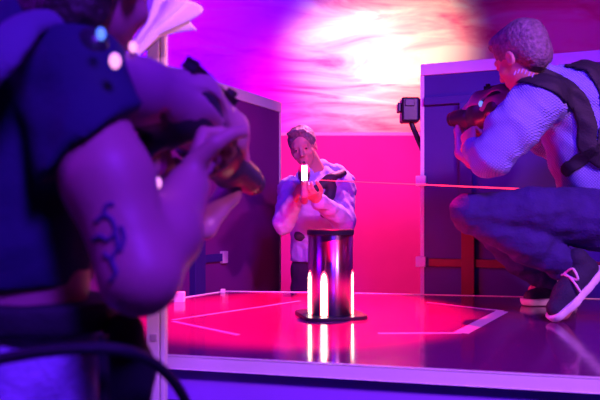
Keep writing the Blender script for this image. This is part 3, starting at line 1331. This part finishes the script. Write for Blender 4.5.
    shoe(t, OFF, P(600, 272, 2.26), P(556, 318, 2.23), V3(-.75, -.1, .6))
    hl = P(572, 300, 2.76)
    tl_ = P(527, 301, 2.66)
    hl.z = PT + .008
    tl_.z = PT + .008
    shoe(t, OFF, hl, tl_, V3(0, 0, 1))
    add_gun('dark laser tag gun held up beside the tall board by the crouching player', P(497, 120, 2.54), (-.55, .80, .02), sc3=(.74, 1.4, 1.25), muzzle=False)


right_man()


# ------------------------------------------------------------------ near player seen from behind at the left edge
G_A, G_B = P(116, 100, .94), P(222, 176, 1.28)
G_F = (G_B - G_A).normalized()
G_O = G_A.lerp(G_B, .46)
G_U = V3(.60, -.1, 1)
G_U = (G_U - G_F * G_U.dot(G_F)).normalized()


def near_man():
    pel = V3(-.52, .93, .93)
    OFF = V3(-.52, .93, 0)
    t = thing('person', 'near player with a tattooed bare arm, seen from behind at the left edge', 'person', OFF)

    def bld(b, n, h, m, par=None):
        o = b.build(n, h, m)
        o.data.transform(Matrix.Translation(-OFF))
        o.parent = par or t
        return o
    B = Body()
    hc = V3(-.335, 1.0, 1.600)
    f = V3(.30, .95, -.22)
    L = add_head(B, hc, f, V3(.1, 0, 1), 1.0)
    B.cap(V3(-.48, .93, 1.44), V3(-.405, .975, 1.54), .066, .058, .03)
    sR, sL = P(72, 84, .90), V3(-.70, .99, 1.41)
    fw = V3(.15, 1, 0).normalized()
    B.chain([V3(-.50, .95, 1.30), V3(-.51, .94, 1.12), pel], [.155, .168, .155], .05, fw, .7)
    B.cap(sR, sL, .06, .06, .05)
    eR, wR = P(140, 276, .80), P(188, 186, .97)
    B.chain([sR, P(108, 180, .83), eR], [.060, .058, .050], .03)
    B.chain([eR, P(166, 235, .88), wR], [.050, .050, .036], .02)
    add_hand(B, wR, P(199, 148, 1.03) - wR, V3(.85, .3, -.1), -1, (1.0, 1.2, .9), s=1.12)
    eL, wL = V3(-.52, 1.13, 1.13), V3(-.33, 1.10, 1.23)
    B.chain([sL, eL], [.056, .046], .03)
    B.chain([eL, wL], [.046, .030], .02)
    add_hand(B, wL, V3(-.26, 1.14, 1.29) - wL, V3(.1, -.2, .9), 1, (.5, .9, .7))
    for sx in (-1, 1):
        B.chain([pel + V3(sx * .09, 0, -.02), V3(-.52 + sx * .11, .96, .50), V3(-.52 + sx * .13, .90, .09)], [.09, .06, .042], .03)
        B.cap(V3(-.52 + sx * .13, .88, .045), V3(-.52 + sx * .16, 1.04, .035), .034, .03, .02)
    bd = bld(B, 'body', .006, M['skin'])
    # tattoo: ink shapes just proud of the skin, found by projecting on to the arm
    dg = bpy.context.evaluated_depsgraph_get()
    from mathutils.bvhtree import BVHTree
    bt = BVHTree.FromPolygons([v.co + OFF for v in bd.data.vertices], [tuple(p.vertices) for p in bd.data.polygons])
    bm = bmesh.new()
    strokes = [[(96, 222), (104, 216), (112, 220), (116, 232), (118, 248)],
               [(116, 232), (108, 240), (100, 236), (93, 240)],
               [(118, 248), (112, 260), (116, 272), (110, 282)],
               [(104, 216), (106, 206), (114, 204)],
               [(112, 260), (104, 254)], [(121, 226), (124, 238), (120, 252)]]
    for st in strokes:
        pts = []
        for p in spline([V3(x, y, 0) for x, y in st], 5):
            d = P(p.x, p.y, 1) - V3(0, 0, CAMZ)
            hit = bt.ray_cast(V3(0, 0, CAMZ), d.normalized())
            if hit[0]:
                pts.append(hit[0])
        if len(pts) > 2:
            tube(bm, pts, .0035, 6)
    if bm.verts:
        from_bm('tattoo', bm, M['ink'], t, True, off=OFF)
    else:
        bm.free()
    fn = f.normalized()
    r = fn.cross(V3(.1, 0, 1)).normalized()
    uu = r.cross(fn)
    ax = (r, fn, uu)
    H = Body()
    H.ell(L(0, -.022, .035), (.088, .108, .095), ax, .01)
    H.ell(L(0, -.060, -.06), (.080, .06, .10), ax, .03)
    H.ell(L(0, .155, -.03), (.11, .09, .10), ax, .008, 'sub')
    H.noise(.005, 80, 5)
    bld(H, 'hair', .007, M['hair_dark'])
    # t-shirt
    C = Body()
    C.chain([V3(-.50, .95, 1.30), V3(-.51, .94, 1.15), V3(-.52, .93, 1.02)], [.178, .172, .172], .05, fw, .80)
    C.cap(sR, sL, .082, .08, .05)
    C.cap(V3(-.48, .93, 1.42), V3(-.43, .95, 1.48), .078, .072, .03)
    Sl = Body().chain([sR, P(110, 190, .83)], [.086, .084], .03)
    Sl.clip(P(96, 134, .80), V3(.61, .25, -.79))
    C.body(Sl, .02)
    C.chain([sL, sL.lerp(eL, .6)], [.082, .07], .03)
    C.noise(.006, 34, 4)
    C.clip(V3(0, 0, 1.103), (0, 0, -1))
    bld(C, 't_shirt', .007, M['tee'])
    # vest with shoulder panel
    Vt = Body()
    Vt.chain([V3(-.55, .93, 1.32), V3(-.56, .93, 1.14)], [.178, .178], .05, fw, .86)
    Vt.cap(V3(-.66, .93, 1.42), V3(-.44, .92, 1.43), .06, .06, .04, None)
    Vt.noise(.004, 40, 6)
    vt = bld(Vt, 'vest', .007, M['tee'])
    b = Body()
    pts = spline([P(-30, 92, .74), P(-2, 58, .74), P(18, 32, .78), P(36, 22, .84), P(60, 20, .90)], 5)
    for i in range(len(pts) - 1):
        b.cap(pts[i], pts[i + 1], .020, k=.01, flat=V3(.3, -1, .5), f=.35)
    bld(b, 'shoulder_strap', .006, mat('violet_grey_webbing', (0.14, 0.10, 0.24), .8, bump=.3, bscale=150), vt)
    # belt, trousers
    b = Body()
    b.cap(V3(-.60, .93, 1.052), V3(-.44, .93, 1.052), .158, k=.02, flat=V3(0, 1, 0), f=.85)
    b.clip(V3(-.5, 0, 1.088), (0.06, 0, 1))
    b.clip(V3(-.5, 0, 1.047), (-0.06, 0, -1))
    b.noise(.002, 40, 1)
    bld(b, 'belt', .006, M['dark'])
    b = Body()
    b.cap(V3(-.59, .93, .98), V3(-.45, .93, .98), .148, k=.02, flat=V3(0, 1, 0), f=.85)
    for sx in (-1, 1):
        b.chain([pel + V3(sx * .09, 0, -.04), V3(-.52 + sx * .11, .96, .50), V3(-.52 + sx * .13, .90, .12)], [.118, .085, .07], .03)
    b.noise(.006, 38, 3)
    b.clip(V3(0, 0, 1.042), (0, 0, 1))
    b.clip(V3(0, 0, .07), (0, 0, -1))
    bld(b, 'jeans', .007, M['denim_light'])
    for sx in (-1, 1):
        S_ = Body()
        a0 = V3(-.52 + sx * .13, .88, .055)
        S_.chain([a0 + V3(0, -.02, 0), a0 + V3(0, .05, .0), a0 + V3(sx * .03, .19, -.01)], [.044, .045, .038], .03)
        S_.cap(a0, a0 + V3(0, 0, .06), .042, .045, .02)
        S_.clip((0, 0, .010), (0, 0, -1))
        bld(S_, 'shoe', .006, M['canvas'])
    b = Body()
    b.chain([P(124, 330, .90), P(128, 370, .88), P(130, 430, .88)], [.030, .034, .028], .02, V3(0, 1, 0), .9)
    b.noise(.003, 50, 2)
    bld(b, 'pouch', .006, M['dark'])
    # hanging strap and gun cable clipped to the belt
    bm = bmesh.new()
    obox(bm, P(103, 335, .80), P(106, 470, .80), .010, .014, up=(0, 1, 0))
    from_bm('hanging_strap', bm, M['dark'], t, False, off=OFF)
    bm = bmesh.new()
    pts = spline([P(-60, 372, .74), P(0, 359, .74), P(60, 350, .74), P(120, 350, .76), P(158, 366, .82), P(184, 398, .9), P(196, 440, 1.0), P(190, 500, 1.05), P(150, 480, 1.0), P(110, 420, .93)], 8)
    tube(bm, pts, .0075, 10)
    from_bm('gun_cable', bm, M['dark'], t, True, off=OFF)
    # indicator lights on the shoulder
    for (x, y, Y, r_, m) in ((101, 34, .80, .006, 'led_blue'), (115, 61, .80, .0075, 'led_pink'), (133, 47, .90, .006, 'led_pink'), (157, 183, .86, .006, 'led_pink')):
        bm = bmesh.new()
        bmesh.ops.create_uvsphere(bm, u_segments=14, v_segments=8, radius=r_)
        for v in bm.verts:
            v.co.z *= 1.4
            v.co += P(x, y, Y)
        from_bm('indicator_light', bm, M[m], t, True, off=OFF)


near_man()
add_gun('large grey laser tag gun held by the near tattooed player', G_O, G_F, G_U, s=1.0, muzzle=False, sc3=(.96, 1.4, 1.15), side=False)
